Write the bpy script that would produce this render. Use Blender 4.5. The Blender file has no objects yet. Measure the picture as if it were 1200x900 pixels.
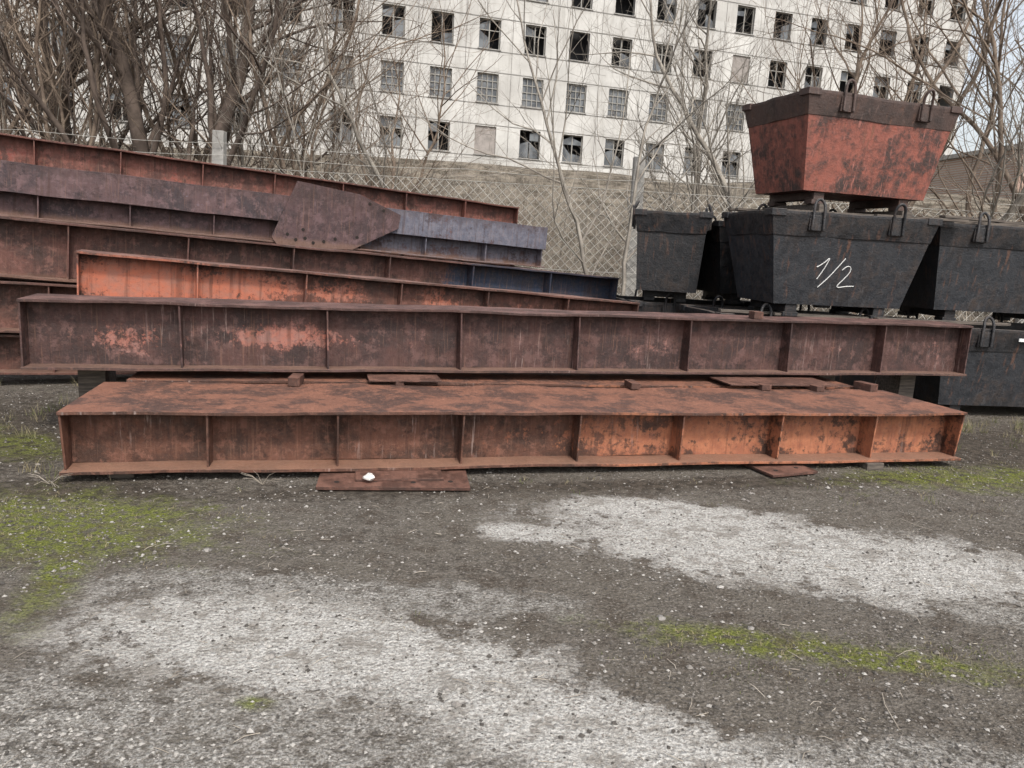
import bpy, bmesh, math, random
from mathutils import Vector, Matrix, noise as mnoise
R=math.radians
rng=random.Random(7)
scene=bpy.context.scene
# ---------------------------------------------------------------- node helper
class NT:
    def __init__(s,name):
        s.m=bpy.data.materials.new(name); s.m.use_nodes=True
        s.t=s.m.node_tree; s.t.nodes.clear()
        s.out=s.t.nodes.new('ShaderNodeOutputMaterial')
        s.b=s.t.nodes.new('ShaderNodeBsdfPrincipled')
        s.t.links.new(s.b.outputs[0],s.out.inputs[0])
        s.tc=s.t.nodes.new('ShaderNodeTexCoord')
        s.geo=s.t.nodes.new('ShaderNodeNewGeometry')
    def put(s,sock,v):
        if v is None: return
        if isinstance(v,bpy.types.NodeSocket): s.t.links.new(v,sock)
        else:
            if isinstance(v,(tuple,list)) and len(v)==3 and len(sock.default_value)==4: v=(*v,1)
            sock.default_value=v
    def math(s,op,a,b=None,c=None,clamp=False):
        n=s.t.nodes.new('ShaderNodeMath'); n.operation=op; n.use_clamp=clamp
        s.put(n.inputs[0],a); s.put(n.inputs[1],b)
        if c is not None: s.put(n.inputs[2],c)
        return n.outputs[0]
    def mapping(s,scale=(1,1,1),loc=(0,0,0),rot=(0,0,0),vec=None):
        n=s.t.nodes.new('ShaderNodeMapping')
        s.put(n.inputs['Vector'],vec if vec is not None else s.tc.outputs['Object'])
        n.inputs['Scale'].default_value=scale; n.inputs['Location'].default_value=loc; n.inputs['Rotation'].default_value=rot
        return n.outputs[0]
    def noise(s,scale,detail=5,rough=.6,vec=None,dist=0):
        n=s.t.nodes.new('ShaderNodeTexNoise'); n.inputs['Scale'].default_value=scale
        n.inputs['Detail'].default_value=detail; n.inputs['Roughness'].default_value=rough; n.inputs['Distortion'].default_value=dist
        s.put(n.inputs['Vector'],vec if vec is not None else s.tc.outputs['Object'])
        return n.outputs['Fac']
    def vor(s,scale,vec=None,out='Distance'):
        n=s.t.nodes.new('ShaderNodeTexVoronoi'); n.inputs['Scale'].default_value=scale
        s.put(n.inputs['Vector'],vec if vec is not None else s.tc.outputs['Object'])
        return n.outputs[out]
    def rng(s,v,a,b,c=0,d=1):
        n=s.t.nodes.new('ShaderNodeMapRange'); n.interpolation_type='SMOOTHSTEP'
        if isinstance(a,(int,float)) and isinstance(b,(int,float)) and a>b: a,b,c,d=b,a,d,c
        s.put(n.inputs[0],v)
        for i,x in enumerate((a,b,c,d)): s.put(n.inputs[i+1],x)
        return n.outputs[0]
    def mix(s,f,a,b,bt='MIX'):
        n=s.t.nodes.new('ShaderNodeMix'); n.data_type='RGBA'; n.blend_type=bt
        s.put(n.inputs[0],f); s.put(n.inputs[6],a); s.put(n.inputs[7],b)
        return n.outputs[2]
    def sep(s,v):
        n=s.t.nodes.new('ShaderNodeSeparateXYZ'); s.put(n.inputs[0],v); return n.outputs
    def bump(s,h,strength=.5,dist=.01):
        n=s.t.nodes.new('ShaderNodeBump'); n.inputs['Strength'].default_value=strength; n.inputs['Distance'].default_value=dist
        s.put(n.inputs['Height'],h); s.put(s.b.inputs['Normal'],n.outputs[0])
    def fin(s,col,rough=.8,metal=0,spec=None):
        s.put(s.b.inputs['Base Color'],col); s.put(s.b.inputs['Roughness'],rough); s.put(s.b.inputs['Metallic'],metal)
        if spec is not None: s.b.inputs['Specular IOR Level'].default_value=spec
        return s.m

def rust(name,dark=(.05,.026,.02),mid=(.13,.052,.035),paint=(.40,.12,.065),amt=0.0,panel=1.0,zc=-.27,zh=.25,
         grad=None,white=.0,dust=(.20,.11,.075),dustamt=.55,off=0,topcol=None,paint2=None,patches=(),flange=(.19,.115,.085)):
    s=NT(name)
    v=s.mapping(loc=(off,off*.7,off*.3))
    xyz=s.sep(s.tc.outputs['Object'])
    n1=s.noise(2.3,7,.72,v)
    nm=s.noise(9,5,.72,v)
    base=s.mix(s.rng(n1,.40,.60),dark,mid)
    base=s.mix(s.math('MULTIPLY',s.rng(nm,.5,.62),.7),base,tuple(min(1,c*1.45+.012) for c in mid))
    base=s.mix(s.math('MULTIPLY',s.rng(s.noise(5,6,.75,s.mapping(loc=(off+7,2,1))),.54,.64),.7),base,tuple(c*.5 for c in dark))
    pp=s.math('DIVIDE',s.math('PINGPONG',xyz[0],panel/2),panel/2)
    zz=s.math('SUBTRACT',1,s.math('ABSOLUTE',s.math('DIVIDE',s.math('SUBTRACT',xyz[2],zc),zh)),clamp=True)
    n2=s.noise(1.3,5,.62,s.mapping(scale=(1,1,1.6),loc=(off*3,1,2)))
    n3=s.noise(22,4,.78,v)
    m=s.math('ADD',s.math('MULTIPLY',s.math('SUBTRACT',n2,.5),1.9),s.math('MULTIPLY',pp,.2))
    m=s.math('ADD',m,s.math('MULTIPLY',zz,.25))
    m=s.math('ADD',m,s.math('MULTIPLY',s.math('SUBTRACT',n3,.5),1.5))
    m=s.math('ADD',m,s.math('MULTIPLY',s.math('SUBTRACT',nm,.5),1.6))
    strk=s.noise(1,3,.6,s.mapping(scale=(13,13,1.0),loc=(off*4,0,2)))
    m=s.math('ADD',m,s.math('MULTIPLY',s.math('SUBTRACT',strk,.5),.8))
    if grad: m=s.math('ADD',m,s.rng(xyz[0],*grad))
    for (px,pz,rx,rz,am) in patches:
        dx=s.math('DIVIDE',s.math('SUBTRACT',xyz[0],px),rx); dz=s.math('DIVIDE',s.math('SUBTRACT',xyz[2],pz),rz)
        d=s.math('SQRT',s.math('ADD',s.math('MULTIPLY',dx,dx),s.math('MULTIPLY',dz,dz)))
        m=s.math('ADD',m,s.rng(d,0.1,1.7,am,0))
    m=s.math('ADD',m,amt)
    mask=s.rng(m,.38,.78)
    pcol=s.mix(s.rng(nm,.38,.66),paint,paint2 if paint2 else tuple(c*f for c,f in zip(paint,(.62,.62,.75))))
    col=s.mix(s.math('MULTIPLY',mask,s.rng(n3,.3,.5,.55,1)),base,pcol)
    sn=s.noise(1,4,.6,s.mapping(scale=(24,24,1.1),loc=(off*5,0,0)))
    col=s.mix(s.math('MULTIPLY',s.rng(sn,.5,.7),.5),col,(.045,.022,.016))
    sn2=s.noise(1,3,.6,s.mapping(scale=(60,60,2.5),loc=(off,3,0)))
    col=s.mix(s.math('MULTIPLY',s.rng(sn2,.56,.7),.3),col,(.24,.125,.085))
    if white>0:
        sw=s.noise(1,5,.7,s.mapping(scale=(34,34,2.2),loc=(off*2+3,0,.4)))
        area=s.rng(s.noise(1.5,3,.5,v),.5,.66)
        col=s.mix(s.math('MULTIPLY',s.math('MULTIPLY',s.rng(sw,.55,.68),area),white),col,(.42,.32,.29))
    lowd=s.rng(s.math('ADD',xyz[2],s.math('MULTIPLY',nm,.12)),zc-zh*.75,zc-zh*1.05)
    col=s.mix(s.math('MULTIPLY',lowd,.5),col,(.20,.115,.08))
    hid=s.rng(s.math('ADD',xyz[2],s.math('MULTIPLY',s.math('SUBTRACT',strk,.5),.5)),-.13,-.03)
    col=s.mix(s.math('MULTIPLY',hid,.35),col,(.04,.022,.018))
    speck=s.rng(s.noise(70,3,.7,v),.62,.75)
    col=s.mix(s.math('MULTIPLY',speck,.35),col,(.27,.15,.105))
    nz=s.sep(s.geo.outputs['Normal'])[2]
    up=s.rng(nz,.5,.95)
    dn=s.rng(s.noise(3.1,7,.7,v),.36,.6)
    dc=s.mix(s.rng(s.noise(3.6,7,.74,v),.43,.57),dust,topcol if topcol else tuple(c*.42 for c in dust))
    dc=s.mix(s.math('MULTIPLY',s.rng(n3,.52,.66),.5),dc,tuple(c*1.5 for c in dust))
    dc=s.mix(s.rng(xyz[2],-.1,-.2,0,.75),dc,flange)
    col=s.mix(s.math('MULTIPLY',up,s.math('MULTIPLY_ADD',dn,1-dustamt,dustamt)),col,dc)
    s.bump(s.math('ADD',s.noise(38,6,.75,v),s.math('MULTIPLY',n1,1.5)),.6,.012)
    return s.fin(col,s.rng(n3,.3,.7,.5,.85),0,.4)

# ---------------------------------------------------------------- mesh helpers
def box(bm,x0,x1,y0,y1,z0,z1,mi=0,M=None):
    vs=[bm.verts.new((x,y,z)) for x in (x0,x1) for y in (y0,y1) for z in (z0,z1)]
    if M is not None:
        for v in vs: v.co=M@v.co
    for q in ((0,1,3,2),(4,6,7,5),(0,4,5,1),(2,3,7,6),(0,2,6,4),(1,5,7,3)):
        f=bm.faces.new([vs[i] for i in q]); f.material_index=mi
def strip(bm,x0,x1,y0,y1,z0,z1,n,jit,seed,mi=0):
    rows=[]
    for i in range(n+1):
        x=x0+(x1-x0)*i/n
        dz=[jit*mnoise.noise(Vector((x*1.3+seed,k*3.1,seed)))+jit*.35*mnoise.noise(Vector((x*6+seed,k*7.1,seed))) for k in (0,1)]
        dy=jit*.7*mnoise.noise(Vector((x*1.1,seed+9,0)))
        a=bm.verts.new((x,y0+dy,z0+dz[0])); b=bm.verts.new((x,y1+dy,z0+dz[1]))
        c=bm.verts.new((x,y1+dy,z1+dz[1])); d=bm.verts.new((x,y0+dy,z1+dz[0]))
        rows.append((a,b,c,d))
    for i in range(n):
        p,q=rows[i],rows[i+1]
        for k in range(4):
            f=bm.faces.new((p[k],p[(k+1)%4],q[(k+1)%4],q[k])); f.material_index=mi
    bm.faces.new(rows[0]).material_index=mi; bm.faces.new(rows[-1][::-1]).material_index=mi
def obj(name,bm,mats,M=None,parent=None,smooth=False,recalc=True,bevel=0):
    if recalc: bmesh.ops.recalc_face_normals(bm,faces=bm.faces[:])
    me=bpy.data.meshes.new(name); bm.to_mesh(me); bm.free()
    for m in (mats if isinstance(mats,(list,tuple)) else [mats]): me.materials.append(m)
    o=bpy.data.objects.new(name,me); scene.collection.objects.link(o)
    if M is not None: o.matrix_world=M
    if parent is not None: o.parent=parent
    if smooth:
        for p in me.polygons: p.use_smooth=True
    if bevel:
        md=o.modifiers.new('bev','BEVEL'); md.width=bevel; md.segments=2; md.limit_method='ANGLE'; md.angle_limit=R(40)
    return o
def frame(p0,p1,lean=0):
    p0=Vector(p0);p1=Vector(p1); x=(p1-p0).normalized()
    y=Vector((0,0,1)).cross(x).normalized(); z=x.cross(y)
    M=Matrix((x,y,z)).transposed().to_4x4(); M.translation=p0
    if lean: M=M@Matrix.Rotation(R(lean),4,'X')
    return M,(p1-p0).length
def girder(name,p0,p1,H,dep,web,n,mat,tf=.022,tw=.014,jit=.008,seed=None,lean=0,inset=0):
    seed=seed if seed is not None else rng.random()*50
    M,L=frame(p0,p1,lean); bm=bmesh.new(); ns=int(L*8)
    strip(bm,0,L,0,dep,-tf,0,ns,jit,seed)
    strip(bm,0,L,-.01,dep,-H,-H+tf,ns,jit*.8,seed+5)
    strip(bm,.002,L-.002,web,web+tw,-H+tf-.004,-tf+.004,ns,jit*1.2,seed+8)
    for i in range(n+1):
        x=L*i/n; x=min(max(x,.004),L-.018)
        r=random.Random(int(seed*100)+i)
        if 0<i<n: x+=r.uniform(-.02,.02)
        tl=r.uniform(-.012,.012)
        for (a,b) in ((.012,web),(web+tw,dep-.012)):
            vs=[]
            for dx in (0,.014):
                for y in (a,b):
                    for z,tt in ((-H+tf-.003,0),(-tf+.003,1)):
                        yy=y+(inset if (y==a and a<web and tt==0) else 0)
                        vs.append(bm.verts.new((x+dx+(tl if y==a and tt==0 else 0),yy,z)))
            for q in ((0,1,3,2),(4,6,7,5),(0,4,5,1),(2,3,7,6),(0,2,6,4),(1,5,7,3)):
                bm.faces.new([vs[k] for k in q])
    o=obj(name,bm,mat,M,bevel=.0025)
    return o,M,L
def empty(name,M=None):
    e=bpy.data.objects.new(name,None); scene.collection.objects.link(e)
    if M is not None: e.matrix_world=M
    return e

# ---------------------------------------------------------------- materials
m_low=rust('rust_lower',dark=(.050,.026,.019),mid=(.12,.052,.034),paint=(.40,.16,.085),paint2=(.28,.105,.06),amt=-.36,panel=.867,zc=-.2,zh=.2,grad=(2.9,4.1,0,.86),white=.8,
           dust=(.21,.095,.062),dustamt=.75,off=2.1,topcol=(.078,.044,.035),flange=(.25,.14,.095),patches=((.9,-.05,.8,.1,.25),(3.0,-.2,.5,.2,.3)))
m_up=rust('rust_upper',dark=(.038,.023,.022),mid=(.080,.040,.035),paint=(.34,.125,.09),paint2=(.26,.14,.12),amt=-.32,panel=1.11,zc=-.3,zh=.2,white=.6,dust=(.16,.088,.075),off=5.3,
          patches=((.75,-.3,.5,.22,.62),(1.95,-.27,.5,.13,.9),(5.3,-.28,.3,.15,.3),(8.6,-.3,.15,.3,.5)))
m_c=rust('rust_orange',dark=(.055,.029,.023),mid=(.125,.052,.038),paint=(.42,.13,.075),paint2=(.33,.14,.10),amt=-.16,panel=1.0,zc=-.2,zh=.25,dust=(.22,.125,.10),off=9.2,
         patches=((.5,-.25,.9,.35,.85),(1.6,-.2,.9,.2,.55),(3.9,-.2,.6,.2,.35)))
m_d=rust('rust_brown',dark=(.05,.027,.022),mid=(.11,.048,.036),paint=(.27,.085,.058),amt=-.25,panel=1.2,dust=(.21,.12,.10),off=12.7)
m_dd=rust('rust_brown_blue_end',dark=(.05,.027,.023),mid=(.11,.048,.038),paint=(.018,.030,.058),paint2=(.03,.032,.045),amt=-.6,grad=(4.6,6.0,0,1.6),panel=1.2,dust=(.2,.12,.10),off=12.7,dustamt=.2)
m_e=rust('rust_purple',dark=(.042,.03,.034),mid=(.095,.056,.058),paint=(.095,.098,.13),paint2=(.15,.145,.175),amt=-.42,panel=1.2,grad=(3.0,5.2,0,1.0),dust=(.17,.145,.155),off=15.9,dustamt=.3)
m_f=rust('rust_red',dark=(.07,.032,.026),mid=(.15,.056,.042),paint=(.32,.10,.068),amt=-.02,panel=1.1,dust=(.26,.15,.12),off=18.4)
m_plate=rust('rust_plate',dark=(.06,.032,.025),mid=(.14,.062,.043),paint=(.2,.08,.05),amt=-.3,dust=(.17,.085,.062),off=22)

def conc(name,c1=(.34,.33,.31),c2=(.2,.19,.18),sc=3):
    s=NT(name); n=s.noise(sc,7,.7)
    s.bump(s.noise(sc*14,5,.7),.5,.01)
    return s.fin(s.mix(s.rng(n,.35,.65),c2,c1),.9)
m_conc=conc('concrete'); m_white=conc('pale_stone',(.75,.73,.7),(.5,.48,.45),20); m_stone=conc('stone_mat',(.3,.28,.26),(.16,.15,.14),20)
s=NT('old_timber'); m_timber=s.fin(s.mix(s.rng(s.noise(1,6,.7,s.mapping(scale=(3,40,40))),.35,.65),(.05,.042,.037),(.14,.115,.095)),.9)

# ---------------------------------------------------------------- camera
cam=bpy.data.cameras.new('camera'); co=bpy.data.objects.new('camera',cam); scene.collection.objects.link(co)
cam.sensor_width=36; cam.lens=26.1; cam.clip_end=900; cam.clip_start=.05
CM=Matrix.Translation((0,0,1.65))@Matrix.Rotation(R(90-10.42),4,'X')@Matrix.Rotation(R(3.2),4,'Z')
co.matrix_world=CM; scene.camera=co

# ---------------------------------------------------------------- girders
gl,ML,LL=girder('steel_girder',(-2.86,4.54,.475),(3.88,6.2,.475),.415,1.02,.2,8,m_low,seed=3.3,inset=.03,jit=.012)
girder('steel_girder',(-3.0,5.66,.475),(3.4,7.25,.475),.415,.8,.3,8,m_low,seed=5.1)
gu,MU,LU=girder('steel_girder',(-3.7,5.48,1.08),(4.87,7.92,1.10),.54,.46,.15,8,m_up,seed=8.2,jit=.012)
girder('steel_girder',(-3.9,6.6,1.41),(1.5,9.05,1.07),.5,.4,.15,6,m_c,seed=11,jit=.014)
girder('steel_girder',(-5.5,7.0,1.70),(1.42,10.5,1.31),.58,.42,.2,7,m_dd,seed=14,jit=.014)
girder('steel_girder',(-5.6,6.9,1.08),(1.0,10.3,.80),.5,.42,.2,7,m_d,seed=16)
girder('steel_girder',(-5.6,6.95,.54),(1.0,10.4,.36),.4,.42,.2,7,m_d,seed=18)
girder('steel_girder',(-6.9,9.0,2.70),(-.04,12.5,2.30),.42,.42,.16,8,m_f,seed=21,jit=.014)
M,L=frame((-6.5,8.35,2.33),(.42,11.8,1.98)); bm=bmesh.new()
strip(bm,0,L,.0,.02,-.34,-.02,50,.012,4)
strip(bm,0,L,.0,.45,-.02,0,50,.012,4)
strip(bm,.01,L-.01,.2,.215,-.6,-.021,30,.006,6)
strip(bm,0,L,-.03,.45,-.62,-.6,30,.01,7)
for i in range(9):
    x=.05+(L-.1)*i/8; box(bm,x,x+.014,.03,.2,-.6,-.025)
oE=obj('steel_girder',bm,m_e,M,bevel=.0025)
bm=bmesh.new()
out=[(3.92,.20),(4.75,.13),(5.35,-.08),(5.33,-.27),(4.7,-.62),(3.72,-.68),(3.62,-.55)]
a=[bm.verts.new((x,-.06,z)) for x,z in out]; b=[bm.verts.new((x,-.036,z)) for x,z in out]
bm.faces.new(a); bm.faces.new(b[::-1])
for i in range(len(out)):
    j=(i+1)%len(out); bm.faces.new((a[i],b[i],b[j],a[j]))
m_hole=NT('dark_hole').fin((.015,.01,.008),.9)
m_gus=rust('rust_gusset',dark=(.045,.028,.03),mid=(.085,.048,.05),paint=(.2,.1,.09),amt=-.45,dust=(.16,.13,.135),off=31,flange=(.15,.11,.11))
for gx,gz in ((3.82,-.5),(3.93,-.56),(4.05,-.53),(4.16,-.58),(4.3,-.55),(4.45,-.5),(4.02,-.42),(4.9,.02),(5.1,-.05),(4.75,-.45)):
    r=bmesh.ops.create_cone(bm,cap_ends=True,segments=10,radius1=.022,radius2=.022,depth=.008,matrix=Matrix.Translation((gx,-.062,gz))@Matrix.Rotation(R(90),4,'X'))
    for v in r['verts']:
        for f in v.link_faces: f.material_index=1
g=obj('gusset_plate',bm,[m_gus,m_hole],None); g.parent=oE
girder('steel_girder',(-6.6,8.4,1.70),(.3,11.9,1.34),.55,.42,.2,7,m_d,seed=25)
girder('steel_girder',(-6.6,8.4,1.12),(.3,11.9,.78),.72,.42,.2,7,m_d,seed=27)
girder('steel_girder',(-6.9,9.05,2.26),(-.04,12.55,1.86),.9,.42,.16,8,m_d,seed=29)
girder('steel_girder',(-6.9,9.05,1.33),(-.04,12.55,.93),.9,.42,.16,8,m_d,seed=30)

# ---------------------------------------------------------------- packers & plates
def plate(name,M,w,d,h,mat,holes=0):
    bm=bmesh.new(); box(bm,0,w,0,d,0,h)
    for i in range(holes):
        r=bmesh.ops.create_cone(bm,cap_ends=True,segments=12,radius1=.018,radius2=.018,depth=.004,matrix=Matrix.Translation((w*(i+.5)/holes,.1+.02*(i%2),h+.001)))
        for v in r['verts']:
            for f in v.link_faces: f.material_index=1
    return obj(name,bm,[mat,m_hole],M,bevel=.003)
Rz=lambda a:Matrix.Rotation(R(a),4,'Z')
def onL(x,y,z): return ML@Matrix.Translation((x,y,z))
plate('base_plate',Matrix.Translation((-1.25,4.66,.012))@Rz(9)@Matrix.Rotation(R(1),4,'X'),1.02,.62,.022,m_plate,4)
plate('base_plate',Matrix.Translation((-1.02,4.80,.036))@Rz(12),.6,.3,.018,m_plate,0)
plate('base_plate',Matrix.Translation((2.05,5.52,.015))@Rz(24),.46,.4,.02,m_plate,2)
plate('base_plate',onL(1.98,.95,.035)@Rz(1),.6,.4,.014,m_plate,0)
plate('base_plate',onL(5.25,.96,.035)@Rz(1),1.15,.4,.014,m_plate,0)
for i,(x,w,h) in enumerate(((1.35,.09,.07),(4.25,.08,.055),(5.55,.1,.05),(6.1,.09,.05),(6.7,.1,.07),(2.2,.07,.04))):
    plate('spacer_block',onL(x,(.9,.9,.92,.88,.9,.95)[i],.003)@Rz(-8+i*5),w,.2,h,m_plate)
for x,y in ((.25,.1),(.5,.6),(2.0,.5),(5.0,.5),(6.0,-.03),(6.2,.7)):
    plate('ground_block',onL(x,y,-.475),.16,.2,.055,m_timber)
plate('spacer_block',MU@Matrix.Translation((6.25,.02,.004)),.1,.1,.07,m_plate)
for x in (.3,1.6,7.3,8.35):
    bm=bmesh.new(); box(bm,0,.2,0,.35,-1.075,-.545)
    obj('timber_support',bm,m_timber,MU@Matrix.Translation((x,.3,0)))
def rock(name,loc,r,mat,seed=0,sq=.6):
    bm=bmesh.new(); bmesh.ops.create_icosphere(bm,subdivisions=2,radius=r)
    for v in bm.verts:
        v.co*=1+.55*mnoise.noise(v.co*(1.2/r)+Vector((seed,0,0))); v.co.z*=sq
    return obj(name,bm,mat,Matrix.Translation(loc))
rock('stone',(-.93,4.80,.078),.038,m_white,2)
for i in range(12):
    rock('stone',(rng.uniform(-3,3.5),rng.uniform(2.4,4.4),.002),rng.uniform(.01,.02),m_stone,i)

# ---------------------------------------------------------------- skips (bins)
def binmat(name,c1,c2,rustc,amt,streak=.22):
    s=NT(name); n=s.noise(2.6,7,.7); n2=s.noise(9,7,.75)
    m=s.rng(s.math('ADD',n,s.math('MULTIPLY',s.math('SUBTRACT',n2,.5),.8)),.46-amt,.72-amt)
    col=s.mix(s.rng(n2,.3,.7),c1,c2); col=s.mix(m,col,rustc)
    st=s.noise(1,4,.6,s.mapping(scale=(10,10,1.1)))
    col=s.mix(s.math('MULTIPLY',s.rng(st,.5,.72),.5),col,tuple(c*.5 for c in rustc))
    s2=s.noise(1,3,.6,s.mapping(scale=(30,30,2.6),loc=(4,4,4)))
    col=s.mix(s.math('MULTIPLY',s.math('MULTIPLY',s.rng(s2,.56,.7),s.rng(n,.42,.6)),streak*1.6),col,tuple(min(1,c*1.9+.025) for c in c2))
    s3=s.noise(1,3,.6,s.mapping(scale=(22,22,1.8),loc=(8,1,4)))
    col=s.mix(s.math('MULTIPLY',s.math('MULTIPLY',s.rng(s3,.56,.7),s.rng(n,.6,.42)),.6),col,(.13,.062,.038))
    col=s.mix(s.math('MULTIPLY',s.rng(s.noise(60,3,.7),.6,.72),.4),col,(.12,.085,.066))
    up=s.rng(s.sep(s.geo.outputs['Normal'])[2],.5,.95)
    col=s.mix(s.math('MULTIPLY',up,.6),col,(.13,.105,.09))
    s.bump(s.math('ADD',s.noise(45,5,.7),s.math('MULTIPLY',n,4)),.5,.012)
    return s.fin(col,s.rng(n2,.3,.7,.4,.75),0,.45)
mb_blk=binmat('skip_black',(.010,.011,.013),(.019,.019,.022),(.036,.026,.022),-.03)
mb_blk2=binmat('skip_grey',(.014,.016,.020),(.027,.029,.034),(.040,.029,.025),-.04)
mb_red=binmat('skip_red',(.27,.085,.060),(.19,.065,.048),(.050,.031,.027),.055,.45)
mb_rim=binmat('skip_rim_rusty',(.050,.034,.030),(.09,.052,.042),(.04,.028,.025),.02)
def skip(x,y,ang,z0,mats,W=2.25,D=1.25,H=1.14,loops=True,chalk=False,tag=False,ins=.19):
    M=Matrix.Translation((x,y,z0))@Rz(ang)
    root=empty('scrap_skip',M); rr_=random.Random(int(x*100+z0*10))
    def ring(bm,ix,z): return [bm.verts.new(c) for c in ((ix,ix*.8,z),(W-ix,ix*.8,z),(W-ix,D-ix*.8,z),(ix,D-ix*.8,z))]
    hb=.14; zr=H-.24
    bm=bmesh.new()
    rs=[ring(bm,ins,hb),ring(bm,.06,zr),ring(bm,.085,zr),ring(bm,ins+.025,hb+.03)]
    for a,b in ((0,1),(2,3)):
        for i in range(4): bm.faces.new((rs[a][i],rs[a][(i+1)%4],rs[b][(i+1)%4],rs[b][i]))
    bm.faces.new(rs[0][::-1]); bm.faces.new(rs[3])
    obj('body',bm,mats[0],parent=root)
    bm=bmesh.new()
    prof=[(.055,zr-.02),(.0,H-.03),(.0,H),(.07,H),(.09,zr-.02)]
    per=[]
    for (ca,cb) in (((0,0),(1,0)),((1,0),(1,1)),((1,1),(0,1)),((0,1),(0,0))):
        for k in range(6): per.append((ca,cb,k/6))
    rings=[]
    for (ca,cb,t) in per:
        u=ca[0]+(cb[0]-ca[0])*t; w=ca[1]+(cb[1]-ca[1])*t
        jz=rr_.uniform(-.009,.007) if t>0 else 0; jn=rr_.uniform(-.013,.007) if t>0 else 0
        rg_=[]
        for (ix,z) in prof:
            px=ix+(W-2*ix)*u; py=ix*.8+(D-1.6*ix)*w
            if ca[1]==cb[1]: py+=jn*(1 if w<.5 else -1)
            else: px+=jn*(1 if u<.5 else -1)
            rg_.append(bm.verts.new((px,py,z+jz)))
        rings.append(rg_)
    n=len(rings)
    for i in range(n):
        A,B=rings[i],rings[(i+1)%n]
        for k in range(5): bm.faces.new((A[k],A[(k+1)%5],B[(k+1)%5],B[k]))
    for (cx,cy) in ((.03,.03),(W-.11,.03),(.03,D-.11),(W-.11,D-.11)):
        box(bm,cx-.045,cx+.125,cy-.045,cy+.125,H-.06,H+.014)
    for cx in (.52,W-.52): box(bm,cx-.09,cx+.09,-.012,.03,H-.2,H-.035)
    obj('rim',bm,mats[1],parent=root,bevel=.006)
    bm=bmesh.new()
    for cx in (.38,W-.52):
        box(bm,cx,cx+.14,.2,D-.2,.05,hb-.002)
        for cy in (.2,D-.34): box(bm,cx-.02,cx+.16,cy,cy+.14,0,.05)
    obj('feet',bm,mats[1],parent=root,bevel=.004)
    if loops:
        for k,(cx,cy) in enumerate(((.52,.0),(W-.52,.0),(.52,D),(W-.52,D))):
            cu=bpy.data.curves.new('lifting_loop','CURVE'); cu.dimensions='3D'; cu.bevel_depth=.016; cu.bevel_resolution=3
            sp=cu.splines.new('POLY'); pts=[]
            lean=.05*math.sin(k*2.1+x*3); sg=-1 if cy<.1 else 1
            for i in range(13):
                a=math.pi*i/12; pts.append((cx-.06*math.cos(a)+lean*.4*math.sin(a),cy+sg*.024+lean*math.sin(a),H+.04+.095*math.sin(a)))
            pts=[(cx-.065,cy+sg*.024,H-.19)]+pts+[(cx+.065,cy+sg*.024,H-.19)]
            sp.points.add(len(pts)-1)
            for i,p in enumerate(pts): sp.points[i].co=(*p,1)
            lo=bpy.data.objects.new('lifting_loop',cu); scene.collection.objects.link(lo); lo.parent=root; cu.materials.append(mats[1])
    if chalk:
        mc=NT('chalk').fin((.6,.6,.59),.9)
        sl=(ins-.06)*.8/(zr-hb)
        def P(u,v): return (u,ins*.8-sl*(v)-.003,hb+v)
        for st in ([(.64,.42),(.71,.46),(.78,.54),(.75,.45),(.71,.36),(.67,.29)],
                   [(.70,.20),(.78,.28),(.87,.40),(.96,.53)],
                   [(.95,.40),(.99,.45),(1.05,.44),(1.05,.38),(.99,.30),(.92,.22),(.95,.205),(1.03,.225),(1.13,.23)]):
            cu=bpy.data.curves.new('chalk_mark','CURVE'); cu.dimensions='3D'; cu.bevel_depth=.005
            sp=cu.splines.new('NURBS'); sp.points.add(len(st)-1); sp.use_endpoint_u=True; sp.order_u=3
            for i,(u,v) in enumerate(st): sp.points[i].co=(*P(u,v),1)
            lo=bpy.data.objects.new('chalk_mark',cu); scene.collection.objects.link(lo); lo.parent=root; cu.materials.append(mc)
    if tag:
        bm=bmesh.new(); box(bm,.92,1.2,-.028,-.018,H-.12,H-.085)
        obj('label',bm,NT('label_white').fin((.7,.7,.7),.6),parent=root)
    return root
K=(mb_blk,mb_blk); K2=(mb_blk2,mb_blk)
skip(4.75,8.25,8,0,K2,H=1.04,tag=True); skip(2.3,8.35,9,0,K,H=1.04); skip(1.5,9.75,9,0,K,H=1.04); skip(7.3,8.75,8,0,K,H=1.04)
skip(2.66,8.1,9,1.06,K2,W=1.98,chalk=True,ins=.22); skip(4.78,8.7,8,1.06,K2); skip(7.15,9.15,8,1.06,K)
skip(2.36,9.45,80,1.06,K,W=1.9,D=.95,ins=.12); skip(2.55,9.8,12,1.06,K,H=1.06)
skip(3.07,8.6,17,2.34,(mb_red,mb_rim),W=2.12,H=1.2,ins=.2)
for i in range(18):
    bm=bmesh.new(); wd=rng.uniform(.05,.13); box(bm,0,rng.uniform(.8,1.7),0,wd,0,.03)
    if i<4: base=Matrix.Translation((2.95+.5*i,8.5+.3*(i%2),2.205))@Rz(4)
    elif i<9: base=Matrix.Translation((rng.uniform(2.6,3.0),rng.uniform(9.0,9.9),2.22+.006*i))@Rz(rng.uniform(-5,20))
    elif i<12: base=Matrix.Translation((rng.uniform(4.9,5.8),rng.uniform(9,9.7),2.21+.006*i))@Rz(rng.uniform(-5,25))
    else: base=Matrix.Translation((rng.uniform(2.3,4.9),rng.uniform(8.3,8.6),1.045+.001*i))@Rz(rng.uniform(-2,15))
    obj('plank',bm,m_timber,base,bevel=.003)
for dx in (.4,1.6):
    bm=bmesh.new(); box(bm,0,.14,.1,1.2,0,.135); obj('timber_bearer',bm,m_timber,Matrix.Translation((3.07+dx*.95,8.6+dx*.3,2.204))@Rz(17))

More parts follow.
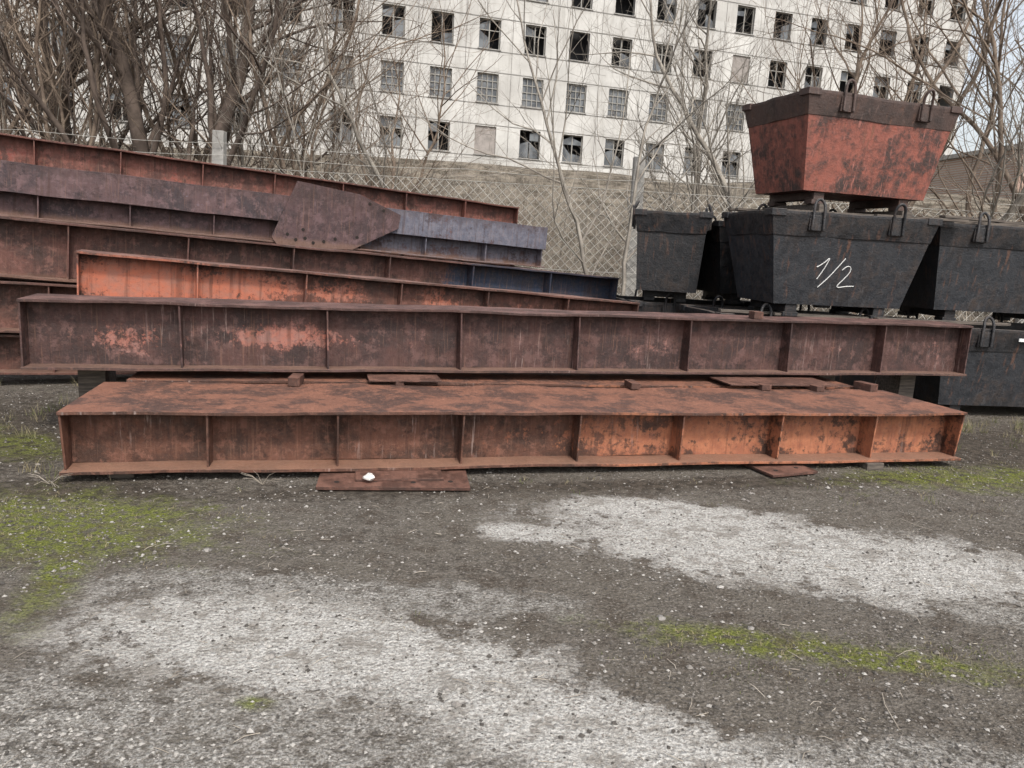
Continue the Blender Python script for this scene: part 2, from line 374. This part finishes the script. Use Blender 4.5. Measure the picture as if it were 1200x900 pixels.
# ---------------------------------------------------------------- ground
def hill(x,y):
    t=min(max((y-14.2-.06*x)/26,0),1); t=t*t*(3-2*t)
    h=5.6*t
    if y>14: h+=.35*mnoise.noise(Vector((x*.18,y*.18,2)))*min((y-14)/4,1)
    return h
bm=bmesh.new()
xs=[-400,-200,-100,-60]+[-45+1.5*i for i in range(61)]+[60,100,200,400]
ys=[-60,-20,-8]+[-2+1.0*i for i in range(46)]+[50,70,120,250,500]
grid=[[bm.verts.new((x,y,hill(x,y))) for y in ys] for x in xs]
for i in range(len(xs)-1):
    for j in range(len(ys)-1): bm.faces.new((grid[i][j],grid[i+1][j],grid[i+1][j+1],grid[i][j+1]))
s=NT('ground_mat'); P=s.tc.outputs['Object']; xyz=s.sep(P)
nb=s.noise(1.6,7,.68); nf=s.noise(14,5,.7); nff=s.noise(70,4,.75); nm=s.noise(4.5,6,.7); ng=s.noise(30,4,.75)
def ell(cx,cy,rx,ry,ang,edge=.22,rag=1.9):
    a=R(ang); ca,sa=math.cos(a),math.sin(a)
    dx=s.math('SUBTRACT',xyz[0],cx); dy=s.math('SUBTRACT',xyz[1],cy)
    u=s.math('DIVIDE',s.math('ADD',s.math('MULTIPLY',dx,ca),s.math('MULTIPLY',dy,sa)),rx)
    w=s.math('DIVIDE',s.math('SUBTRACT',s.math('MULTIPLY',dy,ca),s.math('MULTIPLY',dx,sa)),ry)
    d=s.math('SQRT',s.math('ADD',s.math('MULTIPLY',u,u),s.math('MULTIPLY',w,w)))
    d=s.math('ADD',d,s.math('MULTIPLY',s.math('SUBTRACT',nb,.5),rag))
    d=s.math('ADD',d,s.math('MULTIPLY',s.math('SUBTRACT',nm,.5),rag*.9))
    d=s.math('ADD',d,s.math('MULTIPLY',s.math('SUBTRACT',nf,.5),rag*.7))
    d=s.math('ADD',d,s.math('MULTIPLY',s.math('SUBTRACT',ng,.5),rag*.6))
    return s.rng(d,1-edge,1+edge,1,0)
def mx(*a):
    r=a[0]
    for b in a[1:]: r=s.math('MAXIMUM',r,b)
    return r
asph=s.mix(s.rng(nf,.38,.62),(.095,.082,.068),(.18,.158,.135))
asph=s.mix(s.math('MULTIPLY',s.rng(nb,.42,.6),.6),asph,(.17,.15,.125))
asph=s.mix(s.math('MULTIPLY',s.rng(nm,.5,.62),.6),asph,(.085,.066,.05))
asph=s.mix(s.math('MULTIPLY',s.rng(ng,.54,.66),.5),asph,(.29,.265,.235))
asph=s.mix(s.math('MULTIPLY',s.rng(nff,.54,.68),.65),asph,(.38,.35,.32))
asph=s.mix(s.math('MULTIPLY',s.rng(nff,.47,.35),.65),asph,(.035,.03,.025))
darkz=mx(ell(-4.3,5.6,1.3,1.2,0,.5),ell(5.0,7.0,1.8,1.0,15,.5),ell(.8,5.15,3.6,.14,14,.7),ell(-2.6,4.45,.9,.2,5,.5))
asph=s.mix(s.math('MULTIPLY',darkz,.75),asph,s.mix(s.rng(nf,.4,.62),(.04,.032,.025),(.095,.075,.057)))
pale=mx(ell(1.75,4.1,1.5,.52,-12),ell(1.2,4.6,.9,.25,-5),ell(-.75,2.78,1.0,.36,-8),ell(.3,2.35,.9,.25,-20),ell(.15,4.15,.35,.15,0))
pale2=mx(ell(-1.4,2.15,2.6,.33,-2),ell(1.6,2.2,1.2,.16,-5),ell(2.6,3.4,.5,.15,-12),ell(-.9,3.25,1.2,.18,0))
pc=s.mix(s.rng(nff,.40,.58),(.38,.36,.335),(.68,.66,.625))
pc=s.mix(s.math('MULTIPLY',s.rng(ng,.50,.38),.6),pc,(.23,.21,.185))
pc=s.mix(s.math('MULTIPLY',s.rng(nf,.52,.38),.55),pc,(.29,.265,.235))
pc=s.mix(s.math('MULTIPLY',s.rng(nm,.49,.39),.65),pc,(.25,.225,.195))
gcol=s.mix(s.math('MULTIPLY',pale2,s.rng(nf,.36,.6,.1,.85)),asph,s.mix(s.rng(nff,.42,.6),(.21,.195,.172),(.52,.50,.47)))
gcol=s.mix(s.math('MULTIPLY',pale,s.rng(nff,.28,.46,.55,1)),gcol,pc)
moss=mx(ell(-2.6,3.9,1.0,.45,0,.45),ell(1.6,2.95,.9,.12,-9,.5,2.4),ell(4.0,5.9,1.2,.3,10,.5,2.4),ell(-.85,2.39,.07,.04,0,.5),ell(-4.5,5.3,1.0,.4,0,.6,2.4),ell(-2.1,3.3,.12,.4,15,.6,2))
mcol=s.mix(s.rng(nff,.38,.62),(.075,.088,.018),(.24,.265,.05)); mcol=s.mix(s.math('MULTIPLY',s.rng(nm,.48,.62),.6),mcol,(.13,.11,.05)); mcol=s.mix(s.math('MULTIPLY',s.rng(nf,.5,.4),.5),mcol,(.05,.055,.018))
gcol=s.mix(s.math('MULTIPLY',moss,s.rng(nf,.36,.58,.1,.95)),gcol,mcol)
hm=s.rng(s.math('ADD',xyz[1],s.math('MULTIPLY',nb,2)),14,15.5)
scr=s.mix(s.rng(s.noise(1.2,8,.82),.42,.58),(.07,.058,.043),(.25,.215,.17))
gcol=s.mix(hm,gcol,scr)
s.bump(s.math('ADD',s.math('ADD',s.math('MULTIPLY',nff,.8),nf),s.math('ADD',ng,s.math('MULTIPLY',s.vor(55),.5))),1.0,.025)
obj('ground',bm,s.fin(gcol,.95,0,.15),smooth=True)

def pal(x,y):
    def e(cx,cy,rx,ry): return ((x-cx)/rx)**2+((y-cy)/ry)**2<1
    return e(1.75,4.1,1.5,.55) or e(-.75,2.75,1.1,.4) or e(-1.2,2.2,2.4,.4)
bm=bmesh.new(); cnt=0
OCT=[(1,0,0),(0,1,0),(-1,0,0),(0,-1,0),(0,0,1),(0,0,-.5)]
while cnt<20000:
    y=1.6+(rng.random()**1.3)*6.5; x=rng.uniform(-.85,.85)*y*.95
    if mnoise.noise(Vector((x*1.7,y*1.7,3)))<rng.uniform(-.6,.25): continue
    cnt+=1
    r=.0028+.008*rng.random()**4+.0018*rng.random()
    if rng.random()<.012: r*=1.8
    a=rng.uniform(0,6.28)
    vs=[bm.verts.new((x+r*(c[0]*math.cos(a)-c[1]*math.sin(a))*rng.uniform(.7,1.4),y+r*(c[0]*math.sin(a)+c[1]*math.cos(a))*rng.uniform(.7,1.4),r*.25+r*c[2]*rng.uniform(.5,.9))) for c in OCT]
    mi=rng.choice((0,0,0,1,2,2)) if not pal(x,y) else rng.choice((0,1,1,2))
    for i in range(4):
        bm.faces.new((vs[i],vs[(i+1)%4],vs[4])).material_index=mi; bm.faces.new((vs[(i+1)%4],vs[i],vs[5])).material_index=mi
obj('gravel',bm,[conc('g1',(.25,.23,.21),(.15,.135,.12),30),conc('g2',(.42,.40,.37),(.3,.28,.26),30),conc('g3',(.09,.08,.07),(.05,.045,.04),30)],recalc=False)

m_grass=NT('grass_mat'); m_grass=m_grass.fin(m_grass.mix(m_grass.rng(m_grass.noise(6,3,.6),.4,.6),(.085,.10,.03),(.24,.20,.12)),.8)
bm=bmesh.new()
def blade(x,y,z,h,w):
    a=rng.uniform(0,6.28); l=rng.uniform(.2,.9)*h; b=rng.uniform(0,6.28)
    dx,dy=math.cos(b)*l,math.sin(b)*l; wx,wy=math.cos(a)*w,math.sin(a)*w
    v=[bm.verts.new(c) for c in ((x-wx,y-wy,z),(x+wx,y+wy,z),(x+dx*.4+wx*.6,y+dy*.4+wy*.6,z+h*.6),(x+dx*.4-wx*.6,y+dy*.4-wy*.6,z+h*.6),(x+dx,y+dy,z+h))]
    bm.faces.new((v[0],v[1],v[2],v[3])); bm.faces.new((v[3],v[2],v[4]))
def tuft(cx,cy,sx,sy,nt,nb_,h,sp=.03):
    for i in range(nt):
        tx,ty=rng.gauss(cx,sx),rng.gauss(cy,sy)
        for k in range(nb_): blade(rng.gauss(tx,sp),rng.gauss(ty,sp),0,h*rng.uniform(.4,1.4),.002)
tuft(4.6,7.0,.9,.5,45,16,.06); tuft(5.8,7.9,1.0,.2,25,20,.09); tuft(-4.2,6.2,.8,.7,50,16,.09)
tuft(-2.7,3.9,.7,.3,120,14,.016,.05); tuft(1.6,2.93,.6,.09,90,14,.013,.04); tuft(-2.95,4.75,.2,.1,8,12,.08); tuft(4.0,5.7,.8,.3,60,14,.025,.05)
tuft(.6,5.0,2.8,.25,25,8,.03)
obj('grass',bm,m_grass,recalc=False)

# ---------------------------------------------------------------- bare trees
def barkmat(name,c1,c2):
    s=NT(name)
    return s.fin(s.mix(s.rng(s.noise(3,4,.7),.35,.65),c1,c2),.9,0,.2)
bk_dark=barkmat('bark_dark',(.065,.05,.042),(.13,.10,.082)); bk_grey=barkmat('bark_grey',(.18,.16,.138),(.32,.29,.25)); bk_brown=barkmat('bark_brown',(.12,.09,.07),(.25,.195,.15))
def grow(ch,p,d,L,r,dep,rg,up=.10,wig=.16,kids=1.3,minr=.0035):
    steps=max(3,int(L/(.22 if dep<2 else .35))); st=L/steps; pts=[(p.copy(),r)]; d=d.normalized()
    for i in range(steps):
        d=(d+Vector((rg.gauss(0,wig),rg.gauss(0,wig),rg.gauss(0,wig)+up))).normalized()
        p=p+d*st; f=(i+1)/steps; rr=max(r*(1-.75*f),minr*.6); pts.append((p.copy(),rr))
        if dep>0 and f>.18:
            k=int(kids)+(1 if rg.random()<kids-int(kids) else 0)
            for _ in range(k):
                ax=Vector((rg.gauss(0,1),rg.gauss(0,1),rg.gauss(0,1))).cross(d)
                if ax.length<.01: continue
                nd=Matrix.Rotation(R(rg.uniform(22,58)),3,ax.normalized())@d
                grow(ch,p,nd,L*rg.uniform(.32,.6)*(1.1-.45*f),max(rr*(.62 if rr<.04 else .42),minr),dep-1,rg,up,wig,kids,minr)
    ch.append(pts)
def tubes(ch,name):
    V=[];F=[]
    for pts in ch:
        k=7 if pts[0][1]>.05 else (4 if pts[0][1]>.012 else 3)
        b0=len(V)
        for i,(p,r) in enumerate(pts):
            d=(pts[min(i+1,len(pts)-1)][0]-pts[max(i-1,0)][0]).normalized()
            a=d.orthogonal().normalized() if i==0 else (a-d*a.dot(d)).normalized()
            b=d.cross(a)
            for j in range(k):
                t=6.2832*j/k; V.append(p+(a*math.cos(t)+b*math.sin(t))*r)
        for i in range(len(pts)-1):
            for j in range(k):
                F.append((b0+i*k+j,b0+i*k+(j+1)%k,b0+(i+1)*k+(j+1)%k,b0+(i+1)*k+j))
    me=bpy.data.meshes.new(name); me.from_pydata([tuple(v) for v in V],[],F)
    for p in me.polygons: p.use_smooth=True
    return me
def treemesh(seed,H,r,dep=4,stems=1,kids=1.25,mat=bk_grey,spread=.15,wig=.12,up=.07):
    rg=random.Random(seed); ch=[]
    for k in range(stems):
        grow(ch,Vector((rg.uniform(-.15,.15)*(stems>1),rg.uniform(-.15,.15)*(stems>1),-.2)),Vector((rg.gauss(0,spread),rg.gauss(0,spread),1)),H*rg.uniform(.8,1),r,dep,rg,up,wig,kids)
    me=tubes(ch,'bare_tree_mesh'); me.materials.append(mat); return me
TA=treemesh(1,8.5,.09,3,1,1.0,bk_grey)
TB=treemesh(2,9,.07,3,3,.7,bk_brown,.22)
TC=treemesh(3,7.5,.05,3,2,.9,bk_grey,.2)
TD=treemesh(5,10,.18,3,2,.95,bk_dark,.12,.10,.08)
TE=treemesh(8,8,.06,3,3,.65,bk_brown,.3)
def tree(me,x,y,rot,sc=1,name='bare_tree'):
    o=bpy.data.objects.new(name,me); scene.collection.objects.link(o)
    o.location=(x,y,hill(x,y)); o.rotation_euler=(0,0,R(rot)); o.scale=(sc,sc,sc); return o
tree(TC,1.72,12.9,20,.95)
tree(TD,-6.9,14.4,40,1.05); tree(TD,-9.8,16.5,160,1.0)
for me,x,y,r,sc in ((TB,-5.4,14.8,10,.9),(TE,-8.6,14.2,50,1),(TB,-10.5,15,90,1),(TE,-4.0,15.5,200,.85),(TB,-2.6,16.5,130,.75),(TC,-3.6,14.6,99,.8),
    (TE,-12,17,12,1.1),(TB,-7.6,17.5,300,1.1),(TE,-6.2,18.5,250,1.0),(TA,-1.8,15.5,70,.8),(TC,3.6,16,211,.85),(TA,5.4,15,10,1),(TB,6.8,14.8,66,1.05),
    (TA,8.6,15.5,140,1.1),(TB,9.8,14.5,180,1),(TE,7.8,18,77,1.1),(TA,10.8,17,240,1.15),(TB,12,16,10,1.1),(TA,4.6,20,100,1.0),(TE,13,19,10,1.2),(TA,-13,19,10,1.2),
    (TE,-7.8,15.6,170,.95),(TB,-11.8,14.6,222,.9),(TC,-9.2,15.2,33,.9),(TC,-5.9,16.4,133,.95)):
    tree(me,x,y,r,sc)
def shrubmesh(seed,H,n,mat):
    rg=random.Random(seed); ch=[]
    for k in range(n):
        grow(ch,Vector((rg.gauss(0,.7),rg.gauss(0,.5),-.1)),Vector((rg.gauss(0,.45),rg.gauss(0,.45),1)),H*rg.uniform(.5,1),.012,2,rg,.02,.2,.8,.0038)
    me=tubes(ch,'thicket_mesh'); me.materials.append(mat); return me
bk_pale=barkmat('twig_pale',(.25,.215,.175),(.46,.41,.345))
S=[shrubmesh(21,2.4,14,bk_brown),shrubmesh(22,2.0,16,bk_pale),shrubmesh(23,2.8,12,bk_grey)]
root=empty('shrub_thicket')
def shr(x,y,sc,me):
    o=bpy.data.objects.new('clump',me); scene.collection.objects.link(o); o.parent=root
    o.location=(x,y,hill(x,y)); o.rotation_euler=(0,0,rng.uniform(0,6.28)); o.scale=(sc,sc,sc*rng.uniform(.8,1.15))
for i in range(120):
    y=14.3+17*rng.random()**1.2; x=rng.uniform(-.8,.85)*y
    shr(x,y,rng.uniform(.7,1.2),S[rng.choice((0,1,1,2))])
for i in range(34):
    y=rng.uniform(13.9,17); shr(rng.uniform(-14,-3),y,rng.uniform(1,1.6),S[rng.choice((0,0,1,2))])
for i in range(60):
    y=rng.uniform(15,27); shr(rng.uniform(-.22,.3)*y,y,rng.uniform(.75,1.25),S[rng.choice((0,1,1,2))])

# fallen twigs on the ground (one mesh)
ch=[]
for i in range(260):
    y=1.8+5*rng.random()**1.2; x=rng.uniform(-.75,.75)*y; a=rng.uniform(0,6.28); l=rng.uniform(.02,.09)
    if rng.random()<.06: l*=3
    p=Vector((x,y,.006)); q=p+Vector((math.cos(a)*l,math.sin(a)*l,rng.uniform(-.002,.01))); mid=(p+q)/2+Vector((rng.gauss(0,l*.1),rng.gauss(0,l*.1),.003))
    ch.append([(p,.0016),(mid,.0018),(q,.001)])
for (x,y) in ((-1.62,4.72),(-2.9,4.5)):
    for k in range(9):
        a=rng.uniform(0,6.28); p=Vector((x,y,.01)); q=p+Vector((math.cos(a)*.14,math.sin(a)*.1,rng.uniform(.01,.10))); ch.append([(p,.002),((p+q)/2+Vector((0,0,.02)),.0016),(q,.001)])
me=tubes(ch,'twigs'); me.materials.append(bk_pale); o=bpy.data.objects.new('fallen_twigs',me); scene.collection.objects.link(o)

# ---------------------------------------------------------------- fence
rootf=empty('chain_link_fence')
ch=[]; x0,x1,fy,zb,zt=-16,17,13.5,.05,2.75
def fyx(x): return fy+.05*x
st=.17; h=zt-zb; n=int((x1-x0)/st)
for i in range(n):
    x=x0+i*st
    for sgn in (1,-1):
        xe=x+sgn*h; pts=[]
        for k in range(6):
            xx=x+(xe-x)*k/5; pts.append((Vector((xx,fyx(xx)+.005*sgn+.05*mnoise.noise(Vector((xx*.8,k*.6,1))),zb+h*k/5)),.0052))
        ch.append(pts)
me=tubes(ch,'mesh'); m_wire=NT('galvanised_wire').fin((.52,.50,.46),.6,.0); me.materials.append(m_wire)
o=bpy.data.objects.new('wire_mesh',me); scene.collection.objects.link(o); o.parent=rootf
ch=[]
for z in (.1,1.3,2.75,2.95,3.15):
    pts=[]; x=x0-2
    while x<x1+2:
        t=((x-x0)%3.75)/3.75; pts.append((Vector((x,fyx(x)-.02,z-.05*math.sin(math.pi*t)*(z>2.8))),.006)); x+=.5
    ch.append(pts)
me=tubes(ch,'w'); me.materials.append(m_wire); o=bpy.data.objects.new('line_wires',me); scene.collection.objects.link(o); o.parent=rootf
for k in range(5):
    x=-12.9+7.5*k
    bm=bmesh.new(); box(bm,-.13,.13,-.1,.1,0,3.35)
    for v in bm.verts:
        if v.co.z>3: v.co.x*=.75; v.co.y*=.8
    o=obj('concrete_post',bm,m_conc,Matrix.Translation((x,fyx(x)+.13,0))@Matrix.Rotation(R(rng.uniform(-2,2)),4,'Y'),bevel=.01)
    o.parent=rootf

# ---------------------------------------------------------------- abandoned building
Mb=Matrix.Translation((0,52,0))@Rz(17)
rootb=empty('abandoned_building',Mb)
zrows=[5.2,8.5,11.8,15.1,18.4,21.7]
s=NT('facade_panels'); P=s.sep(s.tc.outputs['Object'])
c=s.mix(s.rng(s.noise(.35,7,.65),.35,.65),(.42,.41,.39),(.56,.55,.525))
st=s.noise(1,5,.65,s.mapping(scale=(2.6,2.6,.22)))
c=s.mix(s.math('MULTIPLY',s.rng(st,.48,.7),.55),c,(.28,.265,.24))
c=s.mix(s.math('MULTIPLY',s.rng(s.noise(2.5,7,.75),.56,.68),.5),c,(.30,.28,.25))
vb=s.t.nodes.new('ShaderNodeTexWhiteNoise'); vb.noise_dimensions='2D'
fx=s.math('FLOOR',s.math('DIVIDE',s.math('ADD',P[0],100-.3+1.55),3.1)); fz=s.math('FLOOR',s.math('DIVIDE',s.math('ADD',P[2],100-5.2+1.65+1.0),1.65))
cb=s.t.nodes.new('ShaderNodeCombineXYZ'); s.put(cb.inputs[0],fx); s.put(cb.inputs[1],fz); s.put(vb.inputs['Vector'],cb.outputs[0])
c=s.mix(s.math('MULTIPLY',vb.outputs['Value'],.35),c,(.32,.305,.285))
s.bump(s.noise(6,5,.7),.3,.05); m_fac=s.fin(c,.9)
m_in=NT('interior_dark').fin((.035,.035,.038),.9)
m_rev=conc('reveal',(.30,.29,.27),(.2,.19,.18),2)
m_seam=conc('seam',(.26,.25,.235),(.17,.16,.15),2)
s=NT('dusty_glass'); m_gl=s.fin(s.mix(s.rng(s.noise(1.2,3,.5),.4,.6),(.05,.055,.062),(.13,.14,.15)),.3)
m_frm=NT('window_frame').fin((.26,.25,.23),.8)
m_fill=conc('bricked_in',(.3,.27,.25),(.22,.2,.185),3)
sp=3.1; c0,c1=-16,12
wx,wz=.72,.9; bmf=bmesh.new(); bmi=bmesh.new(); rb=random.Random(5)
def quad(bm,pts,mi=0): bm.faces.new([bm.verts.new(p) for p in pts]).material_index=mi
cols=[k*sp+.3 for k in range(c0,c1)]
xL=cols[0]-sp/2; xR=cols[-1]+sp/2; zB=2; zT=24.5
for cx in cols:
    a,b=cx-sp/2,cx+sp/2
    quad(bmf,((a,0,zB),(cx-wx,0,zB),(cx-wx,0,zT),(a,0,zT))); quad(bmf,((cx+wx,0,zB),(b,0,zB),(b,0,zT),(cx+wx,0,zT)))
    zs=zB
    for z in zrows:
        quad(bmf,((cx-wx,0,zs),(cx+wx,0,zs),(cx+wx,0,z-wz),(cx-wx,0,z-wz))); zs=z+wz
        d=.35; l,r_,lo,hi=cx-wx,cx+wx,z-wz,z+wz
        quad(bmf,((l,0,lo),(r_,0,lo),(r_,d,lo),(l,d,lo)),1); quad(bmf,((l,0,hi),(l,d,hi),(r_,d,hi),(r_,0,hi)),1)
        quad(bmf,((l,0,lo),(l,d,lo),(l,d,hi),(l,0,hi)),1); quad(bmf,((r_,0,lo),(r_,0,hi),(r_,d,hi),(r_,d,lo)),1)
        t=rb.random()
        box(bmi,l-.06,r_+.06,-.08,-.003,lo-.07,lo-.005,2)
        if z<12.5 and z>11:
            quad(bmi,((l,.2,lo),(r_,.2,lo),(r_,.2,hi),(l,.2,hi)),0)
            for k in range(5):
                xx=l+(r_-l)*k/4; xx=min(max(xx,l+.03),r_-.03); box(bmi,xx-.025,xx+.025,.13,.19,lo,hi,1)
            for k in range(5):
                zz=lo+(hi-lo)*k/4; zz=min(max(zz,lo+.03),hi-.03); box(bmi,l+.01,r_-.01,.135,.185,zz-.025,zz+.025,1)
            continue
        if t<.03: quad(bmi,((l,.1,lo),(r_,.1,lo),(r_,.1,hi),(l,.1,hi)),3)
        else:
            if t<.8:
                box(bmi,cx-.035,cx+.035,.18,.24,lo,hi,1)
                for e in (l,r_-.06): box(bmi,e,e+.06,.18,.24,lo,hi,1)
                for e in (lo,hi-.06): box(bmi,l+.062,r_-.062,.185,.235,e,e+.06,1)
                if t<.6: box(bmi,l+.062,r_-.062,.185,.235,lo+wz*1.25,lo+wz*1.25+.05,1)
            for (qa,qb) in ((l+.06,cx-.035),(cx+.035,r_-.06)):
                for (za,zb2) in ((lo+.06,lo+wz*1.25),(lo+wz*1.25+.05,hi-.06)):
                    pr=.7 if z<12.5 else .25
                    if rb.random()<pr:
                        zz=za+(zb2-za)*rb.choice((1,1,.6,.4)); quad(bmi,((qa,.21,za),(qb,.21,za),(qb,.21,zz),(qa,.21,za+(zb2-za)*rb.choice((1,.8,.5)))),0)
    quad(bmf,((cx-wx,0,zs),(cx+wx,0,zs),(cx+wx,0,zT),(cx-wx,0,zT)))
obj('facade',bmf,[m_fac,m_rev],parent=rootb,recalc=False)
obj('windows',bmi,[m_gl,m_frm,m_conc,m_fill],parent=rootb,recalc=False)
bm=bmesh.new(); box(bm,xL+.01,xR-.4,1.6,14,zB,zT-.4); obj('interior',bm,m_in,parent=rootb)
bm=bmesh.new()
quad(bm,((xR,0,zB),(xR,14.5,zB),(xR,14.5,zT),(xR,0,zT))); quad(bm,((xL,0,zB),(xL,14.5,zB),(xL,14.5,zT),(xL,0,zT)))
quad(bm,((xL,14.5,zB),(xR,14.5,zB),(xR,14.5,zT),(xL,14.5,zT)))
obj('side_walls',bm,m_fac,parent=rootb)
bm=bmesh.new(); box(bm,xL-.3,xR+.3,-.3,14.8,zT+.002,zT+.5); obj('roof',bm,m_conc,parent=rootb)
bm=bmesh.new()
for cx in cols: box(bm,cx-sp/2-.02,cx-sp/2+.02,-.012,-.002,zB,zT)
for z in zrows:
    box(bm,xL,xR,-.025,-.014,z-1.0-.02,z-1.0+.02); box(bm,xL,xR,-.025,-.014,z+1.0-.02,z+1.0+.02)
obj('panel_seams',bm,m_seam,parent=rootb)

Mk=Matrix.Translation((32,50,3.5))@Rz(8); rk=empty('brick_building',Mk)
s=NT('brick'); n=s.t.nodes.new('ShaderNodeTexBrick'); s.put(n.inputs['Vector'],s.mapping(rot=(R(90),0,0))); n.inputs['Scale'].default_value=3
n.inputs['Color1'].default_value=(.33,.21,.16,1); n.inputs['Color2'].default_value=(.27,.17,.13,1); n.inputs['Mortar'].default_value=(.33,.30,.27,1)
m_brick=s.fin(n.outputs[0],.9)
bm=bmesh.new(); box(bm,0,22,0,10,0,6.2); obj('walls',bm,m_brick,parent=rk)
bm=bmesh.new(); box(bm,-.3,22.3,-.3,10.3,6.21,6.5); obj('roof',bm,m_conc,parent=rk)
bm=bmesh.new()
for i in range(6):
    for z in (1.2,4.0): box(bm,1.5+3.4*i,3+3.4*i,-.03,-.004,z,z+1.4)
obj('windows',bm,m_gl,parent=rk)

# ---------------------------------------------------------------- light
w=bpy.data.worlds.new('World'); scene.world=w; w.use_nodes=True; t=w.node_tree; t.nodes.clear()
o=t.nodes.new('ShaderNodeOutputWorld'); b=t.nodes.new('ShaderNodeBackground'); sk=t.nodes.new('ShaderNodeTexSky')
sk.sky_type='NISHITA'; sk.sun_disc=False; EL,AZ=50,158
sk.sun_elevation=R(EL); sk.sun_rotation=R(AZ); sk.dust_density=4; sk.air_density=1.2
hs=t.nodes.new('ShaderNodeHueSaturation'); hs.inputs['Saturation'].default_value=.35; hs.inputs['Value'].default_value=1.6
t.links.new(sk.outputs[0],hs.inputs['Color']); t.links.new(hs.outputs[0],b.inputs[0]); b.inputs[1].default_value=.15; t.links.new(b.outputs[0],o.inputs[0])
sun=bpy.data.lights.new('sun','SUN'); sun.energy=2.4; sun.angle=R(6); sun.color=(1,.95,.87)
so=bpy.data.objects.new('sun',sun); scene.collection.objects.link(so)
dv=Vector((math.sin(R(AZ))*math.cos(R(EL)),math.cos(R(AZ))*math.cos(R(EL)),math.sin(R(EL))))
so.rotation_euler=dv.to_track_quat('Z','Y').to_euler(); so.location=(0,-5,20)
scene.view_settings.view_transform='Standard'; scene.view_settings.look='None'; scene.view_settings.exposure=0
